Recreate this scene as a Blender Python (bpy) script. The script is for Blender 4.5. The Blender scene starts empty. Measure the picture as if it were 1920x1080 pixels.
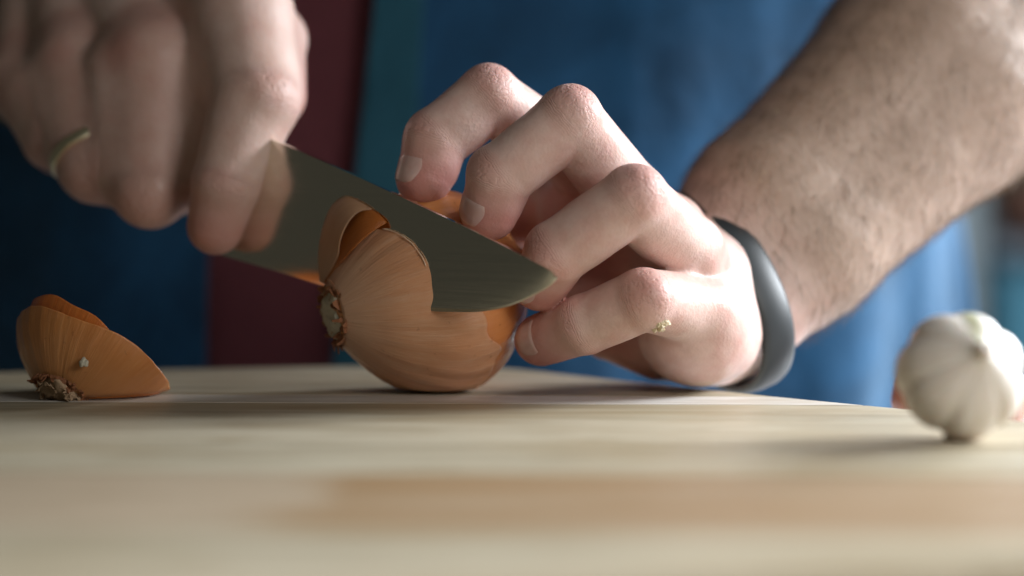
import bpy, bmesh, math, random
import numpy as np
from mathutils import Vector, Matrix
random.seed(4); rng = np.random.default_rng(4)
S = bpy.context.scene
COL = S.collection
CM = 0.01
# ------------------------------------------------------------------ camera (all building is done in centimetres, then scaled to metres)
F_PX, HOR = 3500.0, 340.0           # focal length in photo pixels, row of the horizon
TH = math.atan((540-HOR)/F_PX)
CAM = np.array([0.0, -70.0, 8.0])
FW = np.array([0, math.cos(TH), -math.sin(TH)]); UP = np.array([0, math.sin(TH), math.cos(TH)]); RT = np.array([1.0, 0, 0])
def P(px, py, d):
    """world point (cm) seen at photo pixel px,py and d cm in front of the camera"""
    r = FW + (px-960)/F_PX*RT + (540-py)/F_PX*UP
    return CAM + r*(d/r[1])
cd = bpy.data.cameras.new('camera'); cam = bpy.data.objects.new('camera', cd); COL.objects.link(cam)
cam.location = CAM*CM; cam.rotation_euler = (math.pi/2-TH, 0, 0)
cd.sensor_width = 36.0; cd.lens = F_PX*36/1920; cd.clip_start = 0.02; cd.clip_end = 50
cd.dof.use_dof = True; cd.dof.focus_distance = 0.672; cd.dof.aperture_fstop = 2.8; cd.dof.aperture_blades = 0
S.camera = cam
# ------------------------------------------------------------------ light
W = bpy.data.worlds.new('World'); S.world = W; W.use_nodes = True
bg = W.node_tree.nodes['Background']; bg.inputs[0].default_value = (0.92, 0.90, 0.72, 1); bg.inputs[1].default_value = 0.036
S.view_settings.view_transform = 'Standard'; S.view_settings.look = 'None'; S.view_settings.exposure = 0.27; S.view_settings.gamma = 1
S.render.resolution_x, S.render.resolution_y = 1024, 576
def area(name, loc, target, sx, sy, power, color):
    l = bpy.data.lights.new(name, 'AREA'); l.shape = 'RECTANGLE'; l.size = sx*CM; l.size_y = sy*CM; l.energy = power; l.color = color
    o = bpy.data.objects.new(name, l); COL.objects.link(o); o.location = np.array(loc)*CM
    o.rotation_euler = (Vector(target)-Vector(loc)).to_track_quat('-Z', 'Y').to_euler(); return o
area('window_light', (155, 40, 70), (0, 0, 6), 66, 62, 60, (0.90, 0.95, 1.0))
area('front_fill_light', (38, -52, 27), (0, 0, 5), 26, 24, 1.35, (1.0, 0.96, 0.92))  # added fill lamp close to the hand, stands for no visible source
area('shirt_fill_light', (150, 140, 62), (26, 22, 0), 70, 70, 55, (0.90, 0.95, 1.0))  # extra unseen lamp, added to brighten the side of the shirt
area('kitchen_fill_light', (190, 150, 120), (85, 235, -10), 80, 80, 20, (0.92, 0.96, 1.0))  # unseen lamp added to lift the kitchen background
try: S.cycles.use_denoising = True
except Exception: pass
# ------------------------------------------------------------------ helpers
def link(o): COL.objects.link(o); return o
def empty(name, loc=(0, 0, 0)):
    o = link(bpy.data.objects.new(name, None)); o.location = np.array(loc, float)*CM; return o
def tag(o, label=None, cat=None, group=None, kind=None):
    if label: o['label'] = label
    if cat: o['category'] = cat
    if group: o['group'] = group
    if kind: o['kind'] = kind
    return o
def mesh_obj(name, verts, faces, mats, parent=None, smooth=True, attrs=None, uv=None):
    v = np.asarray(verts, float)*CM
    q = parent
    while q is not None: v = v - np.array(q.location); q = q.parent
    me = bpy.data.meshes.new(name)
    faces = [list(map(int, f)) for f in faces] if not isinstance(faces, np.ndarray) else faces
    if isinstance(faces, np.ndarray):
        n, k = faces.shape
        me.vertices.add(len(v)); me.vertices.foreach_set('co', v.astype(np.float32).ravel())
        me.loops.add(n*k); me.loops.foreach_set('vertex_index', faces.astype(np.int32).ravel())
        me.polygons.add(n); me.polygons.foreach_set('loop_start', (np.arange(n)*k).astype(np.int32))
        me.update(calc_edges=True); me.validate()
    else:
        me.from_pydata([tuple(p) for p in v], [], faces)
    for a, val in (attrs or {}).items():
        at = me.attributes.new(a, 'FLOAT', 'POINT'); at.data.foreach_set('value', np.asarray(val, np.float32))
    if smooth: me.polygons.foreach_set('use_smooth', np.ones(len(me.polygons), bool))
    for m in (mats if isinstance(mats, (list, tuple)) else [mats]): me.materials.append(m)
    o = link(bpy.data.objects.new(name, me))
    if parent is not None: o.parent = parent
    return o
def grid_faces(nu, nv, wrap_v=False):
    f = []
    for i in range(nu-1):
        for j in range(nv if wrap_v else nv-1):
            j2 = (j+1) % nv
            f.append((i*nv+j, i*nv+j2, (i+1)*nv+j2, (i+1)*nv+j))
    return f
def nrm(v): v = np.asarray(v, float); return v/np.linalg.norm(v)
def basis(a):
    a = nrm(a); h = np.array([0, 0, 1.0]) if abs(a[2]) < .9 else np.array([1.0, 0, 0])
    b = nrm(np.cross(h, a)); return a, b, np.cross(a, b)
def lathe(profile, origin, axis, nv=96, rfun=None):
    """rings of radius r at distance u along axis; returns verts, faces, (u, angle) arrays"""
    a, b, c = basis(axis); V = []; U = []; A = []
    for (u, r) in profile:
        for j in range(nv):
            t = 2*math.pi*j/nv
            rr, uu = (r, u) if rfun is None else rfun(r, u, t)
            V.append(origin + a*uu + (b*math.cos(t)+c*math.sin(t))*rr); U.append(u); A.append(t)
    return np.array(V), grid_faces(len(profile), nv, True), np.array(U), np.array(A)
def spline(pts, n):
    """Catmull-Rom through pts"""
    pts = np.array(pts, float); m = len(pts); out = []
    Q = np.vstack([2*pts[0]-pts[1], pts, 2*pts[-1]-pts[-2]])
    for k in range(n):
        s = k/(n-1)*(m-1); i = min(int(s), m-2); t = s-i
        p0, p1, p2, p3 = Q[i], Q[i+1], Q[i+2], Q[i+3]
        out.append(.5*((2*p1)+(-p0+p2)*t+(2*p0-5*p1+4*p2-p3)*t*t+(-p0+3*p1-3*p2+p3)*t**3))
    return np.array(out)
def vnoise(X, scale, seed):
    """cheap smooth value noise at points X (n,3)"""
    r = np.random.default_rng(seed); T = r.random((16, 16, 16))*2-1
    q = np.asarray(X)*scale; i = np.floor(q).astype(int); f = q-i; f = f*f*(3-2*f); out = 0
    for dx in (0, 1):
        for dy in (0, 1):
            for dz in (0, 1):
                w = (f[:, 0] if dx else 1-f[:, 0])*(f[:, 1] if dy else 1-f[:, 1])*(f[:, 2] if dz else 1-f[:, 2])
                out = out + w*T[(i[:, 0]+dx) % 16, (i[:, 1]+dy) % 16, (i[:, 2]+dz) % 16]
    return out
# ------------------------------------------------------------------ materials
class NT:
    def __init__(s, name):
        s.m = bpy.data.materials.new(name); s.m.use_nodes = True; s.t = s.m.node_tree; s.n = s.t.nodes
        s.b = s.n['Principled BSDF']
    def node(s, typ, **kw):
        x = s.n.new(typ)
        for k, v in kw.items():
            if k in x.inputs.keys() or isinstance(k, int): x.inputs[k].default_value = v
            else: setattr(x, k, v)
        return x
    def l(s, a, b): s.t.links.new(a, b)
    def set(s, **kw):
        for k, v in kw.items(): s.b.inputs[k.replace('_', ' ')].default_value = v
        return s
    def coords(s, scale=(1, 1, 1), kind='Object'):
        c = s.node('ShaderNodeTexCoord'); mp = s.node('ShaderNodeMapping'); mp.inputs['Scale'].default_value = scale
        s.l(c.outputs[kind], mp.inputs['Vector']); return mp.outputs[0]
    def noise(s, vec, scale, detail=3, rough=.55, dist=0):
        x = s.node('ShaderNodeTexNoise'); x.inputs['Scale'].default_value = scale; x.inputs['Detail'].default_value = detail
        x.inputs['Roughness'].default_value = rough; x.inputs['Distortion'].default_value = dist
        if vec is not None: s.l(vec, x.inputs['Vector'])
        return x.outputs[0]
    def ramp(s, fac, stops):
        r = s.node('ShaderNodeValToRGB'); e = r.color_ramp.elements
        while len(e) < len(stops): e.new(.5)
        for el, (p, c) in zip(e, stops): el.position = p; el.color = (*c, 1) if len(c) == 3 else c
        s.l(fac, r.inputs[0]); return r.outputs[0]
    def mix(s, fac, a, b, mode='MIX'):
        x = s.node('ShaderNodeMix'); x.data_type = 'RGBA'; x.blend_type = mode
        for sock, v in ((x.inputs[0], fac), (x.inputs[6], a), (x.inputs[7], b)):
            if hasattr(v, 'links'): s.l(v, sock)
            else: sock.default_value = v if not isinstance(v, tuple) else (*v, 1)[:4]
        return x.outputs[2]
    def math(s, op, a, b=0.0, c=None, clamp=False):
        x = s.node('ShaderNodeMath'); x.operation = op; x.use_clamp = clamp
        for i, v in enumerate((a, b) if c is None else (a, b, c)):
            if hasattr(v, 'links'): s.l(v, x.inputs[i])
            else: x.inputs[i].default_value = v
        return x.outputs[0]
    def attr(s, name):
        x = s.node('ShaderNodeAttribute'); x.attribute_name = name; return x.outputs['Fac']
    def bump(s, h, dist, strength=1.0, prev=None):
        x = s.node('ShaderNodeBump'); x.inputs['Distance'].default_value = dist; x.inputs['Strength'].default_value = strength
        s.l(h, x.inputs['Height'])
        if prev is not None: s.l(prev, x.inputs['Normal'])
        s.l(x.outputs[0], s.b.inputs['Normal']); return x.outputs[0]
    def col(s, sock): s.l(sock, s.b.inputs['Base Color']); return s

def skin_material():
    k = NT('skin'); v = k.coords()
    blot = k.noise(v, 55, 3, .6); fine = k.noise(v, 420, 2, .6)
    base = k.ramp(blot, [(.32, (.59, .385, .33)), (.68, (.71, .53, .475))])
    red = k.math('MULTIPLY', k.attr('red'), k.math('MULTIPLY_ADD', blot, .9, .45), clamp=True)
    mott = k.math('MULTIPLY', k.ramp(k.noise(v, 85, 3, .6), [(.46, (0, 0, 0)), (.70, (1, 1, 1))]), k.math('MULTIPLY', k.math('SUBTRACT', 1.0, k.attr('tan')), .30))
    base = k.mix(mott, base, (.56, .24, .20))
    c = k.mix(red, base, (.40, .075, .06))
    tanc = k.ramp(fine, [(.25, (.38, .265, .20)), (.75, (.44, .325, .255))])
    c = k.mix(k.attr('tan'), c, tanc)
    c = k.mix(k.math('MULTIPLY', k.math('SUBTRACT', fine, .45), .3, clamp=True), c, (.40, .22, .17))
    k.col(c)
    k.set(Roughness=.5, Specular_IOR_Level=.42, Subsurface_Weight=.22, Subsurface_Scale=.0035)
    k.b.inputs['Subsurface Radius'].default_value = (1, .34, .18)
    k.l(k.math('MULTIPLY_ADD', blot, .30, .34), k.b.inputs['Roughness'])
    k.l(k.math('MULTIPLY', k.ramp(k.noise(v, 120, 3, .6), [(.50, (0, 0, 0)), (.68, (1, 1, 1))]), k.math('MULTIPLY', k.math('SUBTRACT', 1.0, k.attr('tan')), .35)), k.b.inputs['Coat Weight']); k.set(Coat_Roughness=.22)
    # joint wrinkles run across the finger, from the distance along it stored on the mesh
    u = k.attr('along'); wob = k.noise(v, 260, 3, .6)
    s1 = k.math('SINE', k.math('ADD', k.math('MULTIPLY', u, 36.0), k.math('MULTIPLY', wob, 9.0)))
    wr = k.math('MULTIPLY', k.math('POWER', k.math('ABSOLUTE', s1), .6), k.attr('wrinkle'))
    n1 = k.bump(wr, .00045, .6)
    vo = k.node('ShaderNodeTexVoronoi'); vo.inputs['Scale'].default_value = 900; k.l(v, vo.inputs['Vector'])
    n2 = k.bump(vo.outputs['Distance'], .00013, .5, n1)
    k.bump(k.noise(v, 150, 5, .65), .0011, .34, n2)
    return k.m
def nail_material():
    k = NT('nail'); k.set(Roughness=.24, Subsurface_Weight=.25, Subsurface_Scale=.003, Coat_Weight=.2)
    k.col(k.ramp(k.noise(k.coords(), 160), [(.3, (.57, .35, .315)), (.7, (.63, .42, .385))])); return k.m
def plain(name, c, rough=.5, metal=0.0, bump=None):
    k = NT(name); k.set(Roughness=rough, Metallic=metal); v = k.coords()
    n = k.noise(v, bump[0] if bump else 60, 4)
    k.col(k.ramp(n, [(.25, tuple(x*.82 for x in c)), (.75, tuple(min(1, x*1.15) for x in c))]))
    if bump: k.bump(n, bump[1], .6)
    return k.m
def steel_material():
    k = NT('steel'); k.set(Metallic=1.0, Roughness=.14)
    v = k.coords((8, 8, 900)); n = k.noise(v, 3, 3)
    k.col(k.ramp(n, [(.3, (.76, .72, .62)), (.7, (.84, .80, .70))]))
    k.l(k.math('MULTIPLY_ADD', n, .10, .10), k.b.inputs['Roughness']); k.bump(n, .00002, .25); return k.m
def onion_material(name, dark, mid, pale, alpha=False):
    """streaks run from root to neck: 'u' is the distance from the root, 'ang' the angle, both on the mesh"""
    k = NT(name); ang = k.attr('ang'); u = k.attr('u'); v = k.coords()
    cx = k.node('ShaderNodeCombineXYZ')
    k.l(k.math('MULTIPLY', k.math('COSINE', ang), 1.0), cx.inputs[0]); k.l(k.math('SINE', ang), cx.inputs[1]); k.l(k.math('MULTIPLY', u, .035), cx.inputs[2])
    st = k.noise(cx.outputs[0], 13, 6, .62, .3); st2 = k.noise(cx.outputs[0], 42, 3, .6, .2); patch = k.noise(v, 38, 4, .6)
    c = k.mix(.68, k.ramp(st, [(.30, dark), (.50, mid), (.72, pale)]), mid)
    c = k.mix(k.math('MULTIPLY', k.ramp(st2, [(.50, (0, 0, 0)), (.68, (1, 1, 1))]), .20), c, pale)
    c = k.mix(k.math('MULTIPLY', k.ramp(st2, [(.30, (1, 1, 1)), (.42, (0, 0, 0))]), .22), c, dark)
    c = k.mix(k.math('MULTIPLY', k.ramp(patch, [(.42, (0, 0, 0)), (.66, (1, 1, 1))]), .40), c, dark)
    dots = k.noise(v, 300, 2, .5); c = k.mix(k.math('MULTIPLY', k.ramp(dots, [(.68, (0, 0, 0)), (.74, (1, 1, 1))]), .35), c, tuple(x*.45 for x in dark))
    rootw = k.node('ShaderNodeMapRange'); rootw.inputs[1].default_value = .1; rootw.inputs[2].default_value = 1.7; rootw.inputs[3].default_value = .55; rootw.inputs[4].default_value = 0
    k.l(u, rootw.inputs[0]); c = k.mix(rootw.outputs[0], c, pale)
    k.col(c); k.set(Roughness=.27, Subsurface_Weight=.18, Subsurface_Scale=.004); k.b.inputs['Subsurface Radius'].default_value = (1, .5, .2)
    n1 = k.bump(st, .0007, .55); k.bump(st2, .0003, .5, n1)
    return k.m
def wood_material(i, tone):
    k = NT('maple'); v = k.coords((3.2, 26, 26)); g = k.noise(v, 5, 6, .6, .5); w = k.coords((2.6, 9, 9)); big = k.noise(w, 3.0, 3, .5, .6)
    pal = [((.25, .20, .12), (.48, .435, .325)), ((.58, .555, .51), (.72, .70, .66)), ((.31, .25, .15), (.54, .485, .365)), ((.31, .23, .145), (.44, .355, .255))][tone]
    c = k.ramp(g, [(.30, pal[0]), (.56, pal[1])])
    if tone == 3:
        sp = k.node('ShaderNodeSeparateXYZ'); k.l(k.coords(), sp.inputs[0])
        f = k.math('ADD', k.math('MULTIPLY', sp.outputs[0], 26.0), k.math('MULTIPLY_ADD', big, 2.4, .55))
        f = k.math('MULTIPLY', k.ramp(f, [(.25, (0, 0, 0)), (.60, (1, 1, 1))]), k.ramp(k.noise(k.coords((9, 60, 60)), 1.0, 4, .6), [(.28, (.35, .35, .35)), (.62, (1, 1, 1))]))
        c = k.mix(f, c, (.29, .175, .08))
    else:
        c = k.mix(k.math('MULTIPLY', k.ramp(big, [(.45, (0, 0, 0)), (.66, (1, 1, 1))]), .55), c, (.36, .28, .16))
    fine = k.noise(k.coords((20, 400, 400)), 3, 3); c = k.mix(k.math('MULTIPLY', k.ramp(fine, [(.4, (0, 0, 0)), (.75, (1, 1, 1))]), .38), c, (.36, .26, .15))
    k.col(c); k.set(Roughness=.5); k.l(k.math('MULTIPLY_ADD', g, .2, .40), k.b.inputs['Roughness']); k.bump(fine, .00012, .5); return k.m
def denim_material(name, dark, mid):
    k = NT(name); v = k.coords(); wear = k.noise(v, 17, 7, .68, .6); wv = k.noise(k.coords((1, 1, .25)), 900, 2, .5)
    c = k.ramp(wear, [(.3, dark), (.68, mid)]); c = k.mix(k.math('MULTIPLY', wv, .30), c, tuple(min(1, x*1.5+.004) for x in mid))
    k.col(c); k.set(Roughness=.85); k.set(Specular_IOR_Level=.15, Sheen_Weight=.22, Sheen_Roughness=.6); k.b.inputs['Sheen Tint'].default_value = (.55, .8, 1, 1) if mid[2] > mid[0] else (1, .6, .6, 1)
    n1 = k.bump(wv, .0006, .5); k.bump(k.noise(v, 30, 5), .006, .5, n1); return k.m
M_SKIN, M_NAIL, M_STEEL = skin_material(), nail_material(), steel_material()
M_ONION = onion_material('onion_flesh_skin', (.52, .17, .045), (.64, .25, .085), (.68, .34, .15))
M_PAPER = onion_material('onion_paper_skin', (.63, .26, .125), (.70, .345, .19), (.76, .50, .36))
M_CAP = onion_material('onion_cap_skin', (.48, .17, .05), (.58, .24, .075), (.66, .34, .15))
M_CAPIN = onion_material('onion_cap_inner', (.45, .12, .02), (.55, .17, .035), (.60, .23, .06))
M_FRINGE = plain('onion_fringe', (.26, .105, .045), .8, 0, (220, .002))
M_ROOTP = plain('onion_root', (.52, .49, .38), .85, 0, (260, .0025))
M_STRAW = plain('root_straw', (.42, .29, .18), .85, 0, (300, .001))
M_BAND = plain('rubber', (.024, .029, .032), .44)
M_HANDLE = plain('black_handle', (.02, .02, .02), .4)
M_GOLD = plain('gold', (.90, .82, .60), .36, 1.0)
M_DENIM = denim_material('denim', (.0008, .015, .040), (.011, .072, .165))
M_PLACKET = denim_material('denim_worn', (.003, .038, .062), (.014, .078, .115))
M_TEE = denim_material('maroon_knit', (.090, .025, .034), (.120, .036, .046))
M_HAIR = plain('hair', (.17, .105, .055), .45)
M_WHITE = plain('white_counter', (.78, .78, .80), .4)
# ------------------------------------------------------------------ setting: counter, wall, kitchen behind
def box(name, lo, hi, mat, parent=None, bevel=.25):
    bm = bmesh.new(); bmesh.ops.create_cube(bm, size=1)
    for v in bm.verts: v.co = Vector([(lo[i]+hi[i])/2+(v.co[i])*(hi[i]-lo[i]) for i in range(3)])
    if bevel: bmesh.ops.bevel(bm, geom=bm.edges[:], offset=bevel, segments=2, affect='EDGES', profile=.5)
    V = [np.array(v.co) for v in bm.verts]; bm.verts.index_update(); Fc = [[v.index for v in f.verts] for f in bm.faces]; bm.free()
    return mesh_obj(name, V, Fc, mat, parent, smooth=False)
tag(box('countertop', (-34, -62, -7), (62, 17, -3), M_WHITE, bevel=.4), kind='structure')
tag(box('wall', (-320, 300, -95), (420, 312, 170), plain('wall_paint', (.16, .20, .22), .8)), kind='structure')
tag(box('floor', (-320, -150, -96), (420, 300, -92), plain('floor_tile', (.22, .20, .18), .6)), kind='structure')
cab = tag(empty('kitchen_cabinet', (110, 255, -92)), 'teal kitchen base cabinet far behind, right of the blue shirt', 'cabinet')
teal = plain('teal_paint', (.06, .24, .35), .5)
box('carcass', (80, 240, -92), (170, 299, -5), teal, cab)
for k in range(2):
    dr = box('door', (82+44*k, 237.4, -88), (124+44*k, 239.8, -8), teal, cab, .4); box('handle', (118-30*k+44*k, 235.5, -30), (119.5-30*k+44*k, 237.3, -16), M_STEEL, dr, .2)
box('worktop', (78.5, 236, -4.8), (172, 299.5, -2), plain('worktop', (.10, .13, .16), .5), cab)
col = tag(empty('tall_fridge', (70, 270, -92)), 'grey fridge seen as a narrow strip between blue shirt and teal cabinet', 'fridge')
grey = plain('fridge_grey', (.26, .32, .35), .5)
box('body', (40, 243, -92), (78, 299, 12), grey, col); fd = box('door', (40.5, 238, -90), (77.5, 242.6, 11), grey, col, .8); box('handle', (44, 235, -30), (45.5, 237.8, 0), M_STEEL, fd, .3)
pl = tag(empty('potted_plant', (92, 262, -2)), 'dark green potted plant on the teal cabinet in the blurred background', 'plant')
V, Fc, _, _ = lathe([(0, 4), (.01, 6), (10, 8), (10.5, 8), (10.5, 7), (9, 6.5)], np.array([92, 262, -2.0]), (0, 0, 1), 32); mesh_obj('pot', V, Fc, plain('terracotta', (.25, .12, .08), .8), pl)
V = []; Fc = []
for k in range(220):
    c = np.array([92, 262, 16]) + rng.normal(0, 1, 3)*np.array([6, 5, 6]); a = nrm(rng.normal(0, 1, 3)); b = nrm(np.cross(a, rng.normal(0, 1, 3))); n = np.cross(a, b); L = rng.uniform(3, 5); w = L*.3
    i = len(V); V += [c-a*L/2, c+b*w-n*.3, c+a*L/2, c-b*w-n*.3]; Fc.append((i, i+1, i+2, i+3))
tag(mesh_obj('leaves', V, Fc, plain('leaf', (.04, .09, .03), .5), pl), kind='stuff')
mesh_obj('stem', lathe([(0, .5), (14, .35)], np.array([92, 262, 6.0]), (0, 0, 1), 10)[0], grid_faces(2, 10, True), plain('stem', (.1, .08, .04), .7), pl)
# ------------------------------------------------------------------ cutting board made of glued staves
board = tag(empty('cutting_board', (0, -10, -3)), 'pale wooden cutting board of long glued staves under the onion', 'cutting board')
def px_ground(px, py): # board-top point under a photo pixel
    d = F_PX*8/(py-HOR); q = P(px, py, d); return np.array([q[0], q[1]])
back = px_ground(0, 698), px_ground(400, 691), px_ground(640, 687.5)
corner_in, corner_out = px_ground(860, 688), px_ground(1050, 702)
outline = [(-27, back[0][1]-1.1)] + [tuple(b) for b in back]
cc = px_ground(950, 690)
for t in np.linspace(0, 1, 9): outline.append(tuple((1-t)**2*corner_in+2*t*(1-t)*cc+t*t*corner_out))
e1, e2 = px_ground(1420, 742), px_ground(1690, 768); dr_ = (e2-e1)/np.linalg.norm(e2-e1)
rc = np.array([33, -25.0])
outline += [tuple(e1), tuple(e2), tuple(rc-(rc-e2)/np.linalg.norm(rc-e2)*3), tuple(rc+np.array([-.6, -.2])), tuple(rc+np.array([-3, -2.0]))]
f1, f2 = px_ground(1600, 1081), px_ground(1920, 1060); df = (f2-f1)/np.linalg.norm(f2-f1)
outline += [tuple(f2), tuple(f1), tuple(f1-df*36)]
tilt = math.radians(-2.2)
ct, st_ = math.cos(tilt), math.sin(tilt)
def rot(p): return np.array([ct*p[0]+st_*p[1], -st_*p[0]+ct*p[1]])
def irot(p): return np.array([ct*p[0]-st_*p[1], st_*p[0]+ct*p[1]])
OR = [rot(p) for p in outline]
def clip(poly, lo, hi):
    for s, lim in ((1, lo), (-1, hi)):
        out = []
        for i in range(len(poly)):
            a, b = poly[i], poly[(i+1) % len(poly)]; da, db = s*(a[1]-lim), s*(b[1]-lim)
            if da >= 0: out.append(a)
            if (da >= 0) != (db >= 0): out.append(a+(b-a)*(da/(da-db)))
        poly = out
    return poly
bounds = [-45, -35.6, -31.0, -27.8, -19.3, -13.2, -7.3, -3.1, -.55, 3.6, 7.4, 12]
tones = [0, 2, 0, 3, 0, 2, 0, 1, 0, 2, 0]
for i in range(len(bounds)-1):
    poly = clip(OR, bounds[i]+.03, bounds[i+1]-.03)
    if len(poly) < 3: continue
    bm = bmesh.new(); vs = []
    for p in poly:
        q = irot(p); vs.append(bm.verts.new((q[0], q[1], -3)))
    bmesh.ops.remove_doubles(bm, verts=bm.verts[:], dist=.02)
    f = bm.faces.new(bm.verts[:]) if len(bm.faces) == 0 else bm.faces[0]
    r = bmesh.ops.extrude_face_region(bm, geom=[f]); 
    for v in r['geom']:
        if isinstance(v, bmesh.types.BMVert): v.co.z = 0
    bmesh.ops.recalc_face_normals(bm, faces=bm.faces[:])
    ed = [e for e in bm.edges if all(v.co.z > -.01 for v in e.verts)]
    bmesh.ops.bevel(bm, geom=ed, offset=.05, segments=2, affect='EDGES', profile=.5)
    V = [np.array(v.co) for v in bm.verts]; bm.verts.index_update(); Fc = [[v.index for v in f.verts] for f in bm.faces]; bm.free()
    V = np.array(V); V[:, 2] += (i % 3)*.004
    mesh_obj('stave', V, Fc, wood_material(i, tones[i]), board, smooth=False)
# ------------------------------------------------------------------ signed distance modelling for the body
def seg(X, a, b, ra, rb):
    ba = b-a; t = np.clip(((X-a)@ba)/(ba@ba), 0, 1); return np.linalg.norm(X-a-t[:, None]*ba, axis=1)-(ra+(rb-ra)*t)
def ball(X, c, r): return np.linalg.norm(X-c, axis=1)-r
def smin(a, b, k):
    h = np.clip(k-np.abs(a-b), 0, None)/k; return np.minimum(a, b)-h*h*h*k/6
class Finger:
    def __init__(s, pts, radii, dorsal=None, red=1.0):
        s.p = [P(*q) for q in pts]; s.r = radii; s.dorsal = dorsal; s.red = red
        s.cum = np.cumsum([0]+[np.linalg.norm(s.p[i+1]-s.p[i]) for i in range(len(s.p)-1)])
        s.dors = []
        for i in range(len(s.p)):
            if 0 < i < len(s.p)-1: n = nrm(s.p[i]-s.p[i-1])-nrm(s.p[i+1]-s.p[i])
            else: n = np.zeros(3)
            s.dors.append(n)
        s.dors[0] = s.dors[1]; s.dors[-1] = s.dors[-2]
        s.dors = [nrm(n) if dorsal is None or i < len(s.p)-2 else nrm(dorsal) for i, n in enumerate(s.dors)]
        s.lo = np.min(s.p, 0)-2.2; s.hi = np.max(s.p, 0)+2.2
    def sdf(s, X):
        d = None
        for i in range(len(s.p)-1):
            a, b, ra, rb = s.p[i], s.p[i+1], s.r[i], s.r[i+1]
            q = seg(X, a, b, ra*.985, rb*.985)
            # soft pad on the palm side of each phalanx, waist between joints
            ax = nrm(b-a); n = s.dors[min(i+1, len(s.p)-1)]; n = nrm(n-ax*(n@ax)); m = a*.48+b*.52
            pad = seg(X, a*.62+b*.38-n*(ra*.26), a*.32+b*.68-n*(ra*.26), .80*(ra+rb)/2, .78*(ra+rb)/2)
            q = smin(q, pad, .35)
            d = q if d is None else smin(d, q, .16)
        for i in range(1, len(s.p)-1):
            d = smin(d, ball(X, s.p[i]+s.dors[i]*.14*s.r[i], .90*s.r[i]), .30)      # knuckle
            b1 = np.cross(s.dors[i], nrm(s.p[i+1]-s.p[i-1])); cr = s.p[i]-s.dors[i]*s.r[i]*1.06; d = -smin(-d, seg(X, cr-b1*.5, cr+b1*.5, .11, .11), .22)   # crease
        return d
    def field(s, X):
        """nearest phalanx: distance along finger, wrinkle weight, red weight"""
        best = np.full(len(X), 1e9); u = np.zeros(len(X)); T = np.zeros((len(X), 3)); rr = np.ones(len(X)); idx = np.zeros(len(X), int)
        for i in range(len(s.p)-1):
            a, b = s.p[i], s.p[i+1]; ba = b-a; t = np.clip(((X-a)@ba)/(ba@ba), 0, 1); c = a+t[:, None]*ba; d = np.linalg.norm(X-c, axis=1)
            w = d < best; best[w] = d[w]; u[w] = (s.cum[i]+t*(s.cum[i+1]-s.cum[i]))[w]; T[w] = (X-c)[w]; rr[w] = s.r[i]
        T /= np.linalg.norm(T, axis=1)[:, None]+1e-6
        wr = np.zeros(len(X)); rd = np.zeros(len(X))
        for i in range(1, len(s.p)-1):
            side = T@s.dors[i]; g = np.exp(-((u-s.cum[i])/(.42 if i == 1 else .30))**2)
            wr = np.maximum(wr, g*np.clip(.25+.9*np.abs(side)-.1, 0, 1)); rd = np.maximum(rd, .34*g*np.clip(side, 0, 1))
        rd = np.maximum(rd, .62*np.clip((u-s.cum[-2])/(s.cum[-1]-s.cum[-2])*.8+.25, 0, 1)*(u > s.cum[-2]-.5))
        rd = np.maximum(rd, .42*np.clip(-(T@s.dors[-2])-.1, 0, 1))
        return best-rr, u, wr, rd*s.red
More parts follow.
